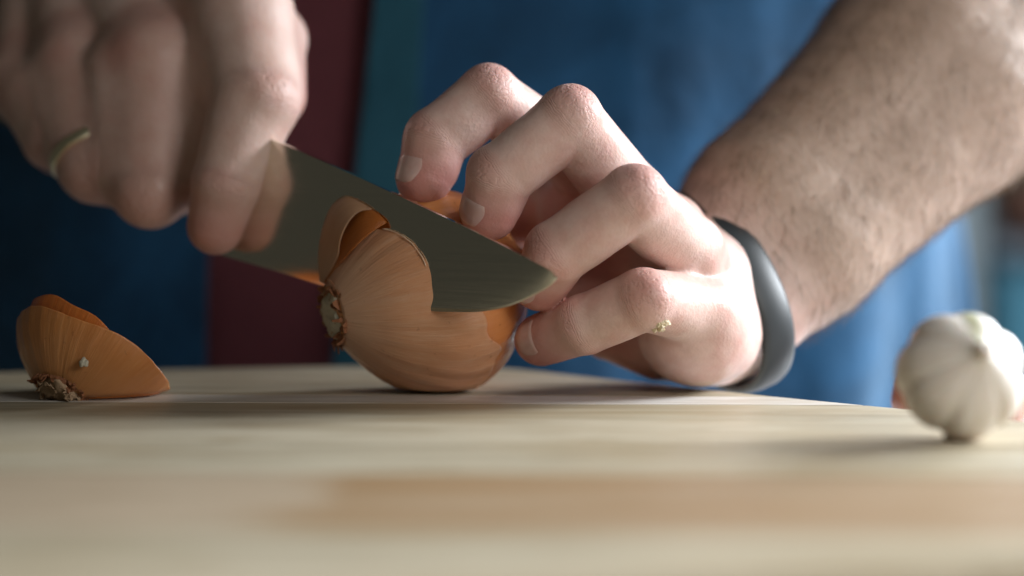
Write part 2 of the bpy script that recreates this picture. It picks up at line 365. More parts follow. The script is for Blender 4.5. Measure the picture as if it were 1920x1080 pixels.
def build_sdf(sdf, lo, hi, h, step=4):
    lo = np.array(lo, float); n = (np.ceil((np.array(hi)-lo)/(h*step)).astype(int))*step+1
    nc = (n-1)//step+1
    G = np.stack(np.meshgrid(*[np.arange(c) for c in nc], indexing='ij'), -1).reshape(-1, 3)
    Dc = sdf(lo+G*h*step).astype(np.float32).reshape(nc)
    D = np.repeat(np.repeat(np.repeat(Dc, step, 0), step, 1), step, 2)[:n[0], :n[1], :n[2]]
    near = np.abs(Dc) < h*step*2.2
    nb = np.repeat(np.repeat(np.repeat(near, step, 0), step, 1), step, 2)[:n[0], :n[1], :n[2]]
    ids = np.argwhere(nb)
    for k in range(0, len(ids), 400000):
        q = ids[k:k+400000]; D[q[:, 0], q[:, 1], q[:, 2]] = sdf(lo+q*h)
    I = (D < 0)
    c = sum(I[a:n[0]-1+a, b:n[1]-1+b, e:n[2]-1+e].astype(np.uint8) for a in (0, 1) for b in (0, 1) for e in (0, 1))
    cells = np.argwhere((c > 0) & (c < 8)); vid = np.full(n-1, -1, np.int32); vid[tuple(cells.T)] = np.arange(len(cells))
    V = np.zeros((len(cells), 3)); cnt = np.zeros(len(cells))
    offs = [(a, b, e) for a in (0, 1) for b in (0, 1) for e in (0, 1)]
    for o1 in offs:
        for ax in range(3):
            if o1[ax]: continue
            o2 = list(o1); o2[ax] = 1
            d1 = D[tuple((cells+o1).T)]; d2 = D[tuple((cells+o2).T)]; m = (d1 < 0) != (d2 < 0)
            t = np.where(m, d1/np.where(m, d1-d2, 1), 0); p = cells+np.array(o1, float); p[:, ax] += t
            V[m] += p[m]; cnt[m] += 1
    V = lo+(V/cnt[:, None])*h
    quads = []
    for ax in range(3):
        u, v = (ax+1) % 3, (ax+2) % 3
        sl1 = [slice(None)]*3; sl2 = [slice(None)]*3; sl1[ax] = slice(0, -1); sl2[ax] = slice(1, None)
        E = np.argwhere(I[tuple(sl1)] != I[tuple(sl2)])
        ok = (E[:, u] > 0) & (E[:, v] > 0) & (E[:, u] < n[u]-1) & (E[:, v] < n[v]-1); E = E[ok]
        s = I[tuple(E.T)]; q = []
        for du, dv in ((-1, -1), (0, -1), (0, 0), (-1, 0)):
            e = E.copy(); e[:, u] += du; e[:, v] += dv; q.append(vid[tuple(e.T)])
        q = np.stack(q, 1); q[~s] = q[~s][:, ::-1]; quads.append(q)
    Q = np.vstack(quads); Q = Q[(Q >= 0).all(1)]
    for _ in range(2):
        d = sdf(V); V -= grad(sdf, V)*d[:, None]
    return V, Q
def grad(sdf, X, e=.02):
    g = np.stack([sdf(X+np.eye(3)[i]*e)-sdf(X-np.eye(3)[i]*e) for i in range(3)], 1); return g/(np.linalg.norm(g, axis=1)[:, None]+1e-9)
# ---- left hand and forearm
LF = [Finger([(1090, 305, 72.6), (915, 184, 70.0), (818, 262, 69.7), (796, 332, 69.5)], [1.25, 1.22, 1.20, 1.08], (-.78, -.55, .25)),
      Finger([(1187, 375, 70.2), (1068, 224, 67.4), (938, 330, 67.6), (916, 398, 68.0)], [1.32, 1.22, 1.20, 1.06], (-.75, -.60, .22)),
      Finger([(1290, 470, 69.4), (1188, 372, 66.0), (1045, 474, 66.7), (1011, 530, 67.9)], [1.32, 1.20, 1.20, 1.06]),
      Finger([(1312, 580, 69.2), (1207, 562, 66.5), (1097, 608, 67.6), (1013, 637, 68.9)], [1.30, 1.14, 1.12, .98], (-.55, -.80, .15))]
LT = Finger([(1290, 560, 75.0), (1150, 435, 76.8), (1035, 392, 76.2), (955, 428, 75.6)], [1.5, 1.35, 1.2, 1.0])
LW = P(1342, 556, 74.2); perp = nrm(.69*RT-.72*UP)
FA = [(LW, 2.5, 1.05), (P(1468, 420, 76.0), 2.95, 1.2), (P(1752, 150, 80.5), 4.0, 1.2), (P(2120, -190, 88), 4.3, .9)]
PALMFILL = [(P(1030, 385, 75.4), P(1130, 410, 74.2), 1.15, 1.4), (P(1075, 400, 73.8), P(1200, 480, 73.2), 1.35, 1.6), (P(1075, 540, 72.6), P(1220, 545, 72.4), 1.0, 1.4), (P(1140, 628, 73.6), P(1230, 640, 73.0), 1.0, 1.5), (P(1050, 480, 74.2), P(1180, 520, 73.8), 1.2, 1.6),
            (P(1110, 400, 73.6), P(1290, 545, 73.2), 1.75, 1.9), (P(1215, 470, 71.9), P(1300, 560, 72.2), 1.5, 1.8), (P(1180, 560, 72.6), P(1290, 600, 72.4), 1.3, 1.8),
            (P(1262, 430, 71.2), P(1345, 590, 71.6), 1.25, 1.35), (P(1335, 520, 71.6), P(1345, 632, 71.3), 1.45, 1.62)]
def sdf_left(X):
    lo, hi = X.min(0)-1, X.max(0)+1
    palm = None
    for f, r in zip(LF, (1.15, 1.25, 1.25, 1.25)):
        q = seg(X, LW, f.p[0], 1.6, r); palm = q if palm is None else smin(palm, q, .9)
    palm = smin(palm, seg(X, P(1302, 616, 70.4), P(1312, 628, 73.0), 2.18, 2.05), .9)          # heel of the hand on the board edge
    palm = smin(palm, seg(X, P(1190, 500, 73.6), P(1290, 570, 73.0), 1.5, 1.9), .9)
    for (a, b, ra, rb) in PALMFILL: palm = smin(palm, seg(X, a, b, ra, rb), .8)
    palm = smin(palm, seg(X, P(1205, 606, 74.2), P(1290, 600, 73.6), 1.55, 1.8), .9)            # ball of the thumb
    for (a, ra, oa), (b, rb, ob) in zip(FA[:-1], FA[1:]):
        for s in (-1, 1): palm = smin(palm, seg(X, a+perp*s*oa, b+perp*s*ob, ra, rb), 1.2 if ra < 2.5 else 1.6)
    d = palm
    res = None
    for f in LF+[LT]:
        fd = f.sdf(X); e = smin(palm, fd, .55); res = (fd, e) if res is None else (smin(res[0], fd, .10), np.minimum(res[1], e))
    d = np.minimum(res[1], res[0])
    # web skin between neighbouring finger roots
    for f, g in zip(LF[:-1], LF[1:]):
        a = f.p[0]*.72+f.p[1]*.28; b = g.p[0]*.72+g.p[1]*.28; d = smin(d, seg(X, a, b, .62, .62), .5)
    d = smin(-smin(-d, X[:, 2]-.03, .3), d, .001) if False else np.maximum(d, .03-X[:, 2])
    d = d+.022*np.sin(X[:, 0]*2.1+X[:, 2]*1.3)*np.sin(X[:, 1]*1.9+1.0+X[:, 2]*2.3)
    return d
def attrs(V, fingers, red_shade_spots, tanfun):
    best = np.full(len(V), 1e9); u = np.zeros(len(V)); wr = np.zeros(len(V)); rd = np.zeros(len(V))
    for f in fingers:
        d, uu, w, r = f.field(V); m = d < best; best[m] = d[m]; u[m] = uu[m]; wr[m] = w[m]; rd[m] = r[m]
    far = np.clip((best-.35)/.5, 0, 1); wr *= 1-far; rd = rd*(1-far)
    for c, r, a in red_shade_spots: rd = np.maximum(rd, a*np.exp(-(np.linalg.norm(V-c, axis=1)/r)**2))
    return {'along': u, 'wrinkle': wr, 'red': rd, 'tan': tanfun(V)}
allp = np.array([p for f in LF+[LT] for p in f.p]+[FA[0][0], FA[1][0], FA[2][0]])
VL, QL = build_sdf(sdf_left, np.minimum(allp.min(0)-2.5, [9, 9, -.3]), np.maximum(allp.max(0)+[6, 4.6, 5.4], [0, 0, 0]), .09)
fdir = nrm(FA[2][0]-FA[1][0]); wristdir = nrm(FA[1][0]-FA[0][0])
tanL = lambda V: np.clip(((V-LW)@wristdir-.2)/3.2, 0, 1)
palm_red_shade = [(P(1140, 560, 73), 2.4, 1.0), (P(1140, 430, 73), 2.6, 1.0), (P(1180, 640, 71), 1.3, .45)]  # palm's own redness, with the shade of the hollow painted in
AL = attrs(VL, LF+[LT], palm_red_shade, tanL)
# ---- right hand and forearm
RF = [Finger([(455, 30, 75.6), (478, 190, 73.3), (424, 345, 72.5), (404, 425, 72.8)], [2.0, 1.75, 1.35, 1.12]),
      Finger([(290, 110, 76.0), (282, 355, 74.3), (300, 350, 76.8), (310, 300, 78.6)], [1.8, 1.55, 1.3, 1.1]),
      Finger([(150, 120, 77.6), (178, 312, 75.8), (215, 330, 78.6), (225, 290, 80.2)], [1.75, 1.5, 1.2, 1.0]),
      Finger([(50, 150, 79.0), (100, 262, 77.4), (130, 280, 80.0), (140, 250, 81.5)], [1.55, 1.28, 1.0, .9])]
RTh = Finger([(330, -60, 81.0), (440, -30, 79.5), (505, 75, 77.2), (514, 180, 74.9)], [1.8, 1.7, 1.5, 1.3])
RW = P(110, -190, 86); RE = P(-420, -420, 104); rperp = nrm(.4*RT-.9*UP)
def sdf_right(X):
    palm = None
    for f, r in zip(RF+[RTh], (1.9, 1.85, 1.75, 1.55, 1.6)):
        q = seg(X, RW, f.p[0], 2.2, r); palm = q if palm is None else smin(palm, q, .9)
    for a, b, ra, rb in ((P(60, 170, 80), P(420, 60, 77.8), 1.7, 1.9), (P(110, 265, 79.4), P(330, 330, 76.8), 1.3, 1.4), (P(200, 150, 79.5), P(440, 200, 75.6), 1.8, 1.5), (P(375, 330, 75.0), P(420, 120, 75.6), 1.25, 1.7), (P(75, 165, 78.2), P(180, 270, 77), 1.5, 1.5), (P(170, 170, 77), P(255, 330, 75.6), 1.5, 1.5), (P(222, 130, 76.0), P(230, 320, 74.9), 1.35, 1.25), (P(98, 160, 77.6), P(140, 280, 76.4), 1.3, 1.2)): palm = smin(palm, seg(X, a, b, ra, rb), .9)
    palm = smin(palm, seg(X, P(100, 60, 82), P(330, -40, 80), 1.9, 1.9), .9)
    for s in (-1, 1): palm = smin(palm, seg(X, RW+rperp*s*.9, RE+rperp*s*.8, 2.4, 4.2), 1.3)
    res = None
    for f in RF+[RTh]:
        fd = f.sdf(X); e = smin(palm, fd, 1.0); res = (fd, e) if res is None else (smin(res[0], fd, .9), np.minimum(res[1], e))
    d = np.minimum(*res)
    for f, g in zip(RF[:-1], RF[1:]):
        d = smin(d, seg(X, f.p[0]*.7+f.p[1]*.3, g.p[0]*.7+g.p[1]*.3, .7, .7), .5)
    return d
allp = np.array([p for f in RF+[RTh] for p in f.p]+[RW])
VR, QR = build_sdf(sdf_right, allp.min(0)-[9, 2.5, 2.5], allp.max(0)+[2.5, 9, 6], .12)
AR = attrs(VR, RF+[RTh], [(RF[1].p[0]+np.array([-.9, -1.2, .2]), 1.1, .8), (RF[2].p[0]+np.array([-.3, -1.2, .2]), 1.0, .7), (RF[3].p[0]+np.array([-.2, -1.1, -.4]), .9, .7)], lambda V: np.clip(.30+(V[:, 2]-16)/8, .30, 1))
# ---- torso under the clothes
TXC, TYC, TA, TB = -8.0, 42.0, 34.0, 21.5
def sdf_torso(X):
    q = (X-np.array([TXC, TYC, 15]))/np.array([TA-5, TB-5, 1.0]); r = np.hypot(q[:, 0], q[:, 1]); body = np.maximum((r-1)*(TB-5), np.abs(X[:, 2]-10)-45)
    d = smin(body, seg(X, np.array([30, 33, 48.]), FA[3][0], 5.5, 4.6), 3)
    d = smin(d, seg(X, np.array([-46, 33, 48.]), RE, 5.5, 4.6), 3)
    return d
def cap_forearms(X):
    a = seg(X, FA[2][0]+fdir*.5, FA[3][0], 3.7, 4.4); b = seg(X, RW*.7+RE*.3, RE, 3.0, 4.4); return np.minimum(smin(sdf_torso(X), a, 2), smin(sdf_torso(X), b, 2))
VT, QT = build_sdf(cap_forearms, (-62, 8, -40), (48, 70, 62), 1.0)
person = tag(empty('person', (TXC, TYC, -90)), 'person in open blue denim shirt and maroon top, holding onion and knife', 'person')
Vb = np.vstack([VL, VR, VT]); Qb = np.vstack([QL, QR+len(VL), QT+len(VL)+len(VR)])
z = np.zeros(len(VT)); AT = {'along': z, 'wrinkle': z, 'red': z, 'tan': z+1}
body = mesh_obj('body', Vb, Qb, M_SKIN, person, True, {k: np.concatenate([AL[k], AR[k], AT[k]]) for k in AL})
# ---- nails
def nail(f, sdf, half=.95, L=1.05, lab=None, shift=.10):
    a, b = f.p[-2], f.p[-1]; ax = nrm(b-a); n = f.dors[-1]; n = nrm(n-ax*(n@ax)); bi = np.cross(ax, n); r = f.r[-1]; V = []
    nu, nv = 12, 13
    for i in range(nu):
        s = i/(nu-1); w = half*(.80+.2*math.sin(math.pi*min(1, s*1.1+.1))) * (1 if s < .82 else math.sqrt(max(.12, 1-((s-.82)/.18)**2*.75)))
        for j in range(nv):
            al = (j/(nv-1)*2-1)*w; base = b+ax*(-L*.62+L*s+shift); dirv = nrm(n*math.cos(al)+bi*math.sin(al)); V.append((base, dirv))
    B = np.array([q[0] for q in V]); Dv = np.array([q[1] for q in V]); t = np.full(len(B), r*1.6)
    for _ in range(25): t -= sdf(B+Dv*t[:, None])*.8
    t = np.minimum(t, r*1.25)
    jj = np.arange(len(B)) % nv; ii = np.arange(len(B))//nv; edge = (jj == 0) | (jj == nv-1) | (ii == 0)
    R = B+Dv*(t+np.where(edge, -.035, np.where((jj == 1) | (jj == nv-2) | (ii == 1), .012, .028)))[:, None]
    o = mesh_obj('fingernail', R, grid_faces(nu, nv), M_NAIL, person); m = o.modifiers.new('t', 'SOLIDIFY'); m.thickness = .0004; m.offset = -1; return o
nail(LF[0], sdf_left); nail(LF[1], sdf_left); nail(LF[2], sdf_left); nail(LF[3], sdf_left, .85, .95)
# ---- forearm hair
def hairs(V, mask, sdf, n, direction, Lr, seed):
    r = np.random.default_rng(seed); idx = np.argwhere(mask)[:, 0]; idx = idx[r.integers(0, len(idx), n)]
    B = V[idx]+r.normal(0, .05, (n, 3)); G = grad(sdf, B); B -= G*sdf(B)[:, None]; out = []; Fc = []
    D = direction+r.normal(0, .30, (n, 3)); D -= G*(D*G).sum(1)[:, None]; D /= np.linalg.norm(D, axis=1)[:, None]; N2 = np.cross(G, D)
    L = r.uniform(*Lr, n); w = r.uniform(.005, .010, n); m = 4
    curl = r.normal(0, .25, n)
    for k in range(n):
        i = len(out)
        for q in range(m):
            s = q/(m-1); c = B[k]+D[k]*L[k]*s+G[k]*(L[k]*(.30*s-.18*s*s)-.02)+N2[k]*curl[k]*L[k]*s*s; ww = w[k]*(1-.8*s)
            out += [c+N2[k]*ww, c-N2[k]*ww*.5+G[k]*ww*.87, c-N2[k]*ww*.5-G[k]*ww*.87]
        for q in range(m-1):
            for e in range(3): Fc.append((i+q*3+e, i+q*3+(e+1) % 3, i+q*3+3+(e+1) % 3, i+q*3+3+e))
    return np.array(out), np.array(Fc)
mk = (tanL(VL) > .35) & ((VL-LW)@wristdir > 1.6)
V, Fc = hairs(VL, mk, sdf_left, 4800, nrm(-.55*fdir+.75*perp-np.array([0, 0, .3])), (.7, 1.7), 3)
tag(mesh_obj('arm_hair', V, Fc, M_HAIR, person), kind='stuff')
# ------------------------------------------------------------------ clothes
def cloth(name, phis, zs, off, mat, parent, edge=None, thick=.16, seed=1, amp=1.0):
    nu, nv = len(zs), len(phis); V = []
    for zz in zs:
        for j, ph in enumerate(phis):
            p = ph
            if edge is not None: p = ph+edge(zz, j/(nv-1))
            V.append((zz, p))
    Z = np.array([q[0] for q in V]); PH = np.array([q[1] for q in V])
    N = np.stack([PH*1.0, Z*.012, np.full_like(Z, seed)], 1)
    fold = amp*(.55*np.sin(PH*9+np.sin(Z*.05+seed)*1.6)*np.clip(np.abs(PH)*1.4, .15, 1)+.9*vnoise(N*np.array([5, 2.2, 1]), 1, seed)+.35*vnoise(N*np.array([14, 6, 1]), 1, seed+5)
                +.55*vnoise(np.stack([PH*3+Z*.05, Z*.10-PH*2, np.full_like(Z, 2.0)], 1), 1, seed+9))
    fold = fold*(.42+.58*np.clip((np.abs(PH)-.45)/.45, 0, 1))
    a, b = TA+off+fold, TB+off+fold
    R = np.stack([TXC+a*np.sin(PH), TYC-b*np.cos(PH), Z], 1)
    o = mesh_obj(name, R, grid_faces(nu, nv), mat, parent); m = o.modifiers.new('t', 'SOLIDIFY'); m.thickness = thick*CM; m.offset = 1; return o
zs = np.linspace(-34, 50, 110)
cloth('undershirt', np.linspace(-1.0, 1.0, 120), zs, -1.4, M_TEE, person, seed=7, amp=.35)
edgeR = lambda zz, t: (1-t)**6*(.0035*(zz-9))
shirt = cloth('shirt', np.linspace(.0155, 2.2, 230), zs, 0, M_DENIM, person, edge=edgeR, seed=3, amp=1.15)
cloth('placket', np.linspace(.0135, .098, 14), zs, .28, M_PLACKET, shirt, edge=lambda zz, t: .0035*(zz-9)*(1-t*.55), seed=3, amp=1.15, thick=.22)
cloth('shirt_panel', np.linspace(-2.2, -.205, 210), zs, 0, M_DENIM, person, edge=lambda zz, t: t**6*.001*(zz-5), seed=11, amp=1.1)
for k, (zz, ph) in enumerate([(-22, .058), (-8, .058), (6, .058), (20, .062), (34, .066)]):
    c = np.array([TXC+(TA+1)*math.sin(ph), TYC-(TB+1.0)*math.cos(ph), zz])
    V, Fc, _, _ = lathe([(0, .01), (0, .42), (.12, .55), (.22, .5), (.16, .38), (.16, .01)], c, (math.sin(ph)*.5, -1, 0), 20); mesh_obj('button', V, Fc, plain('button', (.35, .42, .45), .3), shirt)
def sleeve(a, b, ra, rb, seed):
    n, nv = 46, 64; ax, b1, b2 = basis(b-a); V = []
    for i in range(n):
        s = i/(n-1)
        for j in range(nv):
            t = 2*math.pi*j/nv; r = ra+(rb-ra)*s+.35*math.sin(s*23+1.5*math.sin(t+seed)+seed)*math.cos(t*2)+.25*math.sin(3*t+s*9)
            V.append(a+(b-a)*s+(b1*math.cos(t)+b2*math.sin(t))*r)
    o = mesh_obj('sleeve', V, grid_faces(n, nv, True), M_DENIM, shirt); m = o.modifiers.new('t', 'SOLIDIFY'); m.thickness = .2*CM; m.offset = 1
sleeve(np.array([27, 36, 52.]), FA[3][0]+np.array([1.0, 1.0, 1.5]), 10.0, 6.2, 1)
sleeve(np.array([-43, 36, 52.]), RE, 8.5, 6.4, 4)
# ------------------------------------------------------------------ wristband
c0 = P(1335, 546, 74.2); top = P(1282, 366, 74.2); bot = P(1376, 706, 74.2); frnt = P(1450, 585, 71.4)
e1_ = (top-bot)/2; e2_ = frnt-c0; N_ = nrm(np.cross(e2_, e1_)); band = []
nb, prof = 120, [(-.50, .0), (-.62, .10), (-.66, .22), (-.60, .33), (-.42, .40), (0, .43), (.42, .40), (.60, .33), (.66, .22), (.62, .10), (.50, .0), (0, -.02)]
V = []
for i in range(nb):
    t = 2*math.pi*i/nb; c = c0+e1_*math.cos(t)+e2_*math.sin(t); rad = nrm(e1_*math.cos(t)/np.linalg.norm(e1_)**1+e2_*math.sin(t)/np.linalg.norm(e2_))
    V += [c+N_*a*1.22+rad*(b*1.1-.2) for a, b in prof]
Fc = []
for i in range(nb):
    for j in range(len(prof)):
        i2, j2 = (i+1) % nb, (j+1) % len(prof); Fc.append((i*len(prof)+j, i2*len(prof)+j, i2*len(prof)+j2, i*len(prof)+j2))
tag(mesh_obj('wristband', V, Fc, M_BAND), 'dark grey rubber wristband around the wrist resting at the board edge', 'wristband')
# ------------------------------------------------------------------ ring on the knife hand
f = RF[2]; ax = nrm(nrm(f.p[1]-f.p[0])+np.array([.25, 0, .12])); c = f.p[0]*.13+f.p[1]*.87
a, b, cc_ = basis(ax); V = []; n1, n2 = 64, 10
for i in range(n1):
    t = 2*math.pi*i/n1; rad = b*math.cos(t)+cc_*math.sin(t)
    for j in range(n2):
        q = 2*math.pi*j/n2; V.append(c+rad*(1.74+.10*math.cos(q))+a*.24*math.sin(q))
Fc = [(i*n2+j, ((i+1) % n1)*n2+j, ((i+1) % n1)*n2+(j+1) % n2, i*n2+(j+1) % n2) for i in range(n1) for j in range(n2)]
tag(mesh_obj('finger_ring', V, Fc, M_GOLD), 'pale gold band ring on a finger of the hand gripping the knife', 'ring')
# ------------------------------------------------------------------ knife
YAW = math.radians(38); kd = np.array([math.cos(YAW), -math.sin(YAW), 0]); kn = np.array([-math.sin(YAW), -math.cos(YAW), 0]); k0 = P(785, 500, 67.55)
def on_blade(px, py):
    r = FW+(px-960)/F_PX*RT+(540-py)/F_PX*UP; t = ((k0-CAM)@kn)/(r@kn); q = CAM+r*t-k0; return np.array([q@kd, q[2]])
spine = spline([on_blade(*q) for q in [(392, 214), (505, 258), (620, 308), (720, 353), (820, 400), (900, 438), (960, 468), (1005, 492), (1031, 506), (1045, 520)]], 60)
edge = spline([on_blade(*q) for q in [(388, 470), (435, 484), (520, 509), (600, 534), (700, 562), (790, 581), (850, 585), (905, 584), (958, 573), (1004, 552), (1031, 536), (1045, 522)]], 60)
knife = tag(empty('chef_knife', k0), 'steel kitchen knife slicing into the onion, held in a fist', 'knife')
V = []; nz = 9
for i in range(60):
    s = i/59
    for side in (1, -1):
        for j in range(nz):
            t = j/(nz-1); p = spine[i]*(1-t)+edge[i]*t; t = (0, .15, .3, .45, .6, .75, .88, .957, 1)[j]; p = spine[i]*(1-t)+edge[i]*t; th = (.105*(1-.45*s)*(1-t*.72) if j < 8 else .002)
            V.append(k0+kd*p[0]+np.array([0, 0, 1])*p[1]+kn*side*th)
Fc = []; w = 2*nz
for i in range(59):
    for j in range(nz-1):
        Fc.append((i*w+j, i*w+j+1, (i+1)*w+j+1, (i+1)*w+j)); Fc.append((i*w+nz+j, (i+1)*w+nz+j, (i+1)*w+nz+j+1, i*w+nz+j+1))
    Fc.append((i*w, (i+1)*w, (i+1)*w+nz, i*w+nz)); Fc.append((i*w+nz-1, i*w+2*nz-1, (i+1)*w+2*nz-1, (i+1)*w+nz-1))
for i in (0, 59): Fc.append([i*w+j for j in range(nz)]+[i*w+nz+j for j in range(nz-1, -1, -1)])
bl = mesh_obj('blade', V, Fc, M_STEEL, knife); m = bl.modifiers.new('e', 'EDGE_SPLIT'); m.split_angle = math.radians(8)
h0 = k0+kd*on_blade(392, 250)[0]+np.array([0, 0, on_blade(392, 275)[1]]); h1 = P(60, 205, 80.5); hx = nrm(h1-h0); L = np.linalg.norm(h1-h0)+2
up = nrm(np.array([0, 0, 1])-hx*hx[2]); sd = np.cross(hx, up)
def ribbon(name, s0, s1, prof, mat):
    V = []; n = 24; nv = 28
    for i in range(n):
        s = s0+(s1-s0)*i/(n-1); hh, ww, dz = prof(i/(n-1))
        for j in range(nv):
            t = 2*math.pi*j/nv; cs, sn = math.cos(t), math.sin(t); V.append(h0+hx*s+up*(dz+hh*math.copysign(abs(sn)**.7, sn))+sd*ww*math.copysign(abs(cs)**.7, cs))
    Fc = grid_faces(n, nv, True)+[list(range(nv))[::-1], [(n-1)*nv+j for j in range(nv)]]
    return mesh_obj(name, V, Fc, mat, knife)
ribbon('bolster', -.6, 1.2, lambda t: (1.35-.3*t, .35+.45*t, 0), M_STEEL)
hd = ribbon('handle', 1.2, L, lambda t: (1.05+.22*math.sin(t*4.5), .78+.12*math.sin(t*3.1), -.15*math.sin(t*3)), M_HANDLE)
for t in (.22, .5, .78):
    for s in (1, -1):
        V, Fc, _, _ = lathe([(0, .3), (.06, .3), (.09, .2), (.09, .01)], h0+hx*(1.2+(L-1.2)*t)+sd*s*.86, sd*s, 16); mesh_obj('rivet', V, Fc, M_STEEL, hd)
# ------------------------------------------------------------------ onion being cut
root = P(622, 588, 69.4); oc = P(812, 546, 71.0); oax = nrm(oc-root); oL = np.linalg.norm(oc-root)
prof = spline([(-.02, .62), (.05, .95), (.25, 1.30), (.8, 2.05), (1.5, 2.80), (2.3, 3.38), (3.2, 3.82), (4.1, 3.97), (5.0, 3.86), (6.0, 3.35), (6.9, 2.4), (7.6, 1.35), (8.2, .75), (9.0, .5), (9.6, .55)], 110)
def orf(r, u, t, s=0):
    q = 1+.012*math.sin(3*t+.6)+.006*math.sin(7*t+u*.3)+.0045*math.sin(23*t+1.5*math.sin(u))*min(1, u/1.5); return r*q, u
lowest = None
onion = tag(empty('onion', P(815, 742, 71)), 'brown whole onion on the board with the knife cutting into it', 'onion')
V, Fc, U, A = lathe(prof, root, oax, 200, orf)
dzs = -.22-V[:, 2].min(); root = root+np.array([0, 0, dzs]); V[:, 2] += dzs
squash = lambda z, m=.012: np.where(z < .25, m+(.25-m)*np.exp(np.minimum(z-.25, 0)/.35), z)      # settles softly on the board
V[:, 2] = squash(V[:, 2], .03)
mesh_obj('bulb', V, Fc, M_ONION, onion, True, {'u': U, 'ang': A})
# papery outer skin: a thin shell with a torn edge, proud of the bulb
a_, b_, c_ = basis(oax)
nv, nu = 240, 60; ok = []; V = []; U = []; A = []
tor = lambda t: 4.55+.75*math.sin(t+2.4)+.5*math.sin(2*t+.8)+.22*math.sin(7*t)+.12*math.sin(17*t+1)
for i in range(nu):
    for j in range(nv):
        t = 2*math.pi*j/nv; u = .10+(tor(t)-.10)*i/(nu-1); r = np.interp(u, prof[:, 0], prof[:, 1]); r = orf(r, u, t)[0]
        s = i/(nu-1); lift = .022+.03*max(0, s-.94)/.06+.010*math.sin(31*t+2*math.sin(u*1.1))*s
        V.append(root+a_*u+(b_*math.cos(t)+c_*math.sin(t))*(r+lift)); U.append(u); A.append(t)
V = np.array(V); V[:, 2] = squash(V[:, 2], .006)
o = mesh_obj('outer_skin', V, grid_faces(nu, nv, True), M_PAPER, onion, True, {'u': U, 'ang': np.array(A)+2.0}); m = o.modifiers.new('t', 'SOLIDIFY'); m.thickness = .00022; m.offset = 1
def onion_sd(X):
    q = X-root; u = q@a_; r = np.linalg.norm(q-u[:, None]*a_, axis=1); return (r-np.interp(u, prof[:, 0], prof[:, 1], left=-3, right=-3))*.7
def reflection_piece(name, outer, inner, mat, lift, base):  # solid piece standing in for the onion's reflection in the blade
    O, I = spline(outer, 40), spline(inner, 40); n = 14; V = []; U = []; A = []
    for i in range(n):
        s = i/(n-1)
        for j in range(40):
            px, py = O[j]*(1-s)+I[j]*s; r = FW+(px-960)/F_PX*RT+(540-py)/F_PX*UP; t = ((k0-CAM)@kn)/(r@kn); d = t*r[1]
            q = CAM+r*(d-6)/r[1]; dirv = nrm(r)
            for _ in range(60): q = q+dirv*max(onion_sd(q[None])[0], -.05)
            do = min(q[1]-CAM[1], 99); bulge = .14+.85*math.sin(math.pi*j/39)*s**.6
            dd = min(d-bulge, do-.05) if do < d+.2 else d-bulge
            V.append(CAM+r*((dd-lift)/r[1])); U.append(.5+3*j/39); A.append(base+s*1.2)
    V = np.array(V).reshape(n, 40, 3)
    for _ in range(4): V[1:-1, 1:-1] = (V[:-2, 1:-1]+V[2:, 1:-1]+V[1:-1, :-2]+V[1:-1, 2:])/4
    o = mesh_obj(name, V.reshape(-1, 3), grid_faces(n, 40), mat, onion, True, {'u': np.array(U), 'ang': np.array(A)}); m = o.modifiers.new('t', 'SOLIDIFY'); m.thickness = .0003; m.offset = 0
reflection_piece('reflected_layer', [(603, 530), (612, 490), (630, 445), (652, 412), (676, 390), (698, 394), (714, 405), (725, 417)], [(612, 534), (624, 512), (640, 492), (657, 473), (674, 455), (691, 440), (709, 427), (725, 418)], onion_material('reflected_layer_dim', (.33, .085, .015), (.42, .125, .025), (.46, .17, .05)), .02, 1.0)  # orange part of the blade reflection as geometry, dimness put into its colour
reflection_piece('reflected_skin', [(600, 528), (597, 480), (605, 428), (621, 388), (643, 369), (662, 372), (681, 382), (697, 392)], [(606, 530), (622, 505), (634, 480), (637, 455), (646, 430), (660, 408), (676, 396), (697, 393)], onion_material('reflected_skin_dim', (.42, .21, .11), (.48, .27, .16), (.52, .34, .23)), .04, 2.2)  # pale part of the mirrored onion, modelled solid and coloured dim like a reflection
# thin pale lip where the skin is cut along the blade
def pix(q): r = q-CAM; z = r@FW; return 960+F_PX*(r@RT)/z, 540-F_PX*(r@UP)/z
ctr = oc-kn*((oc-k0)@kn); lip = []
for a in np.linspace(-1.3, 2.6, 260):
    dv = kd*math.cos(a)+np.array([0, 0, 1.0])*math.sin(a); t = 0.2
    for _ in range(80): t += -onion_sd((ctr+dv*t)[None])[0]*.8
    q = ctr+dv*(t+.040+.006*math.sin(a*23))+kn*.125; x, y = pix(q)
    if 716 < x < 800 and 410 < y < 584: lip.append((q, dv))
V = []; n2 = 6
for i, (q, dv) in enumerate(lip):
    e = .019+.006*math.sin(i*.21)+.004*math.sin(i*.47+1); e *= min(1, i/4+.1, (len(lip)-1-i)/4+.1)
    for j in range(n2):
        w = 2*math.pi*j/n2; V.append(q+dv*math.cos(w)*e*1.2+kn*math.sin(w)*e)
mesh_obj('cut_edge', V, grid_faces(len(lip), n2, True), plain('onion_flesh', (.72, .53, .38), .3, 0, (300, .0003)), onion)
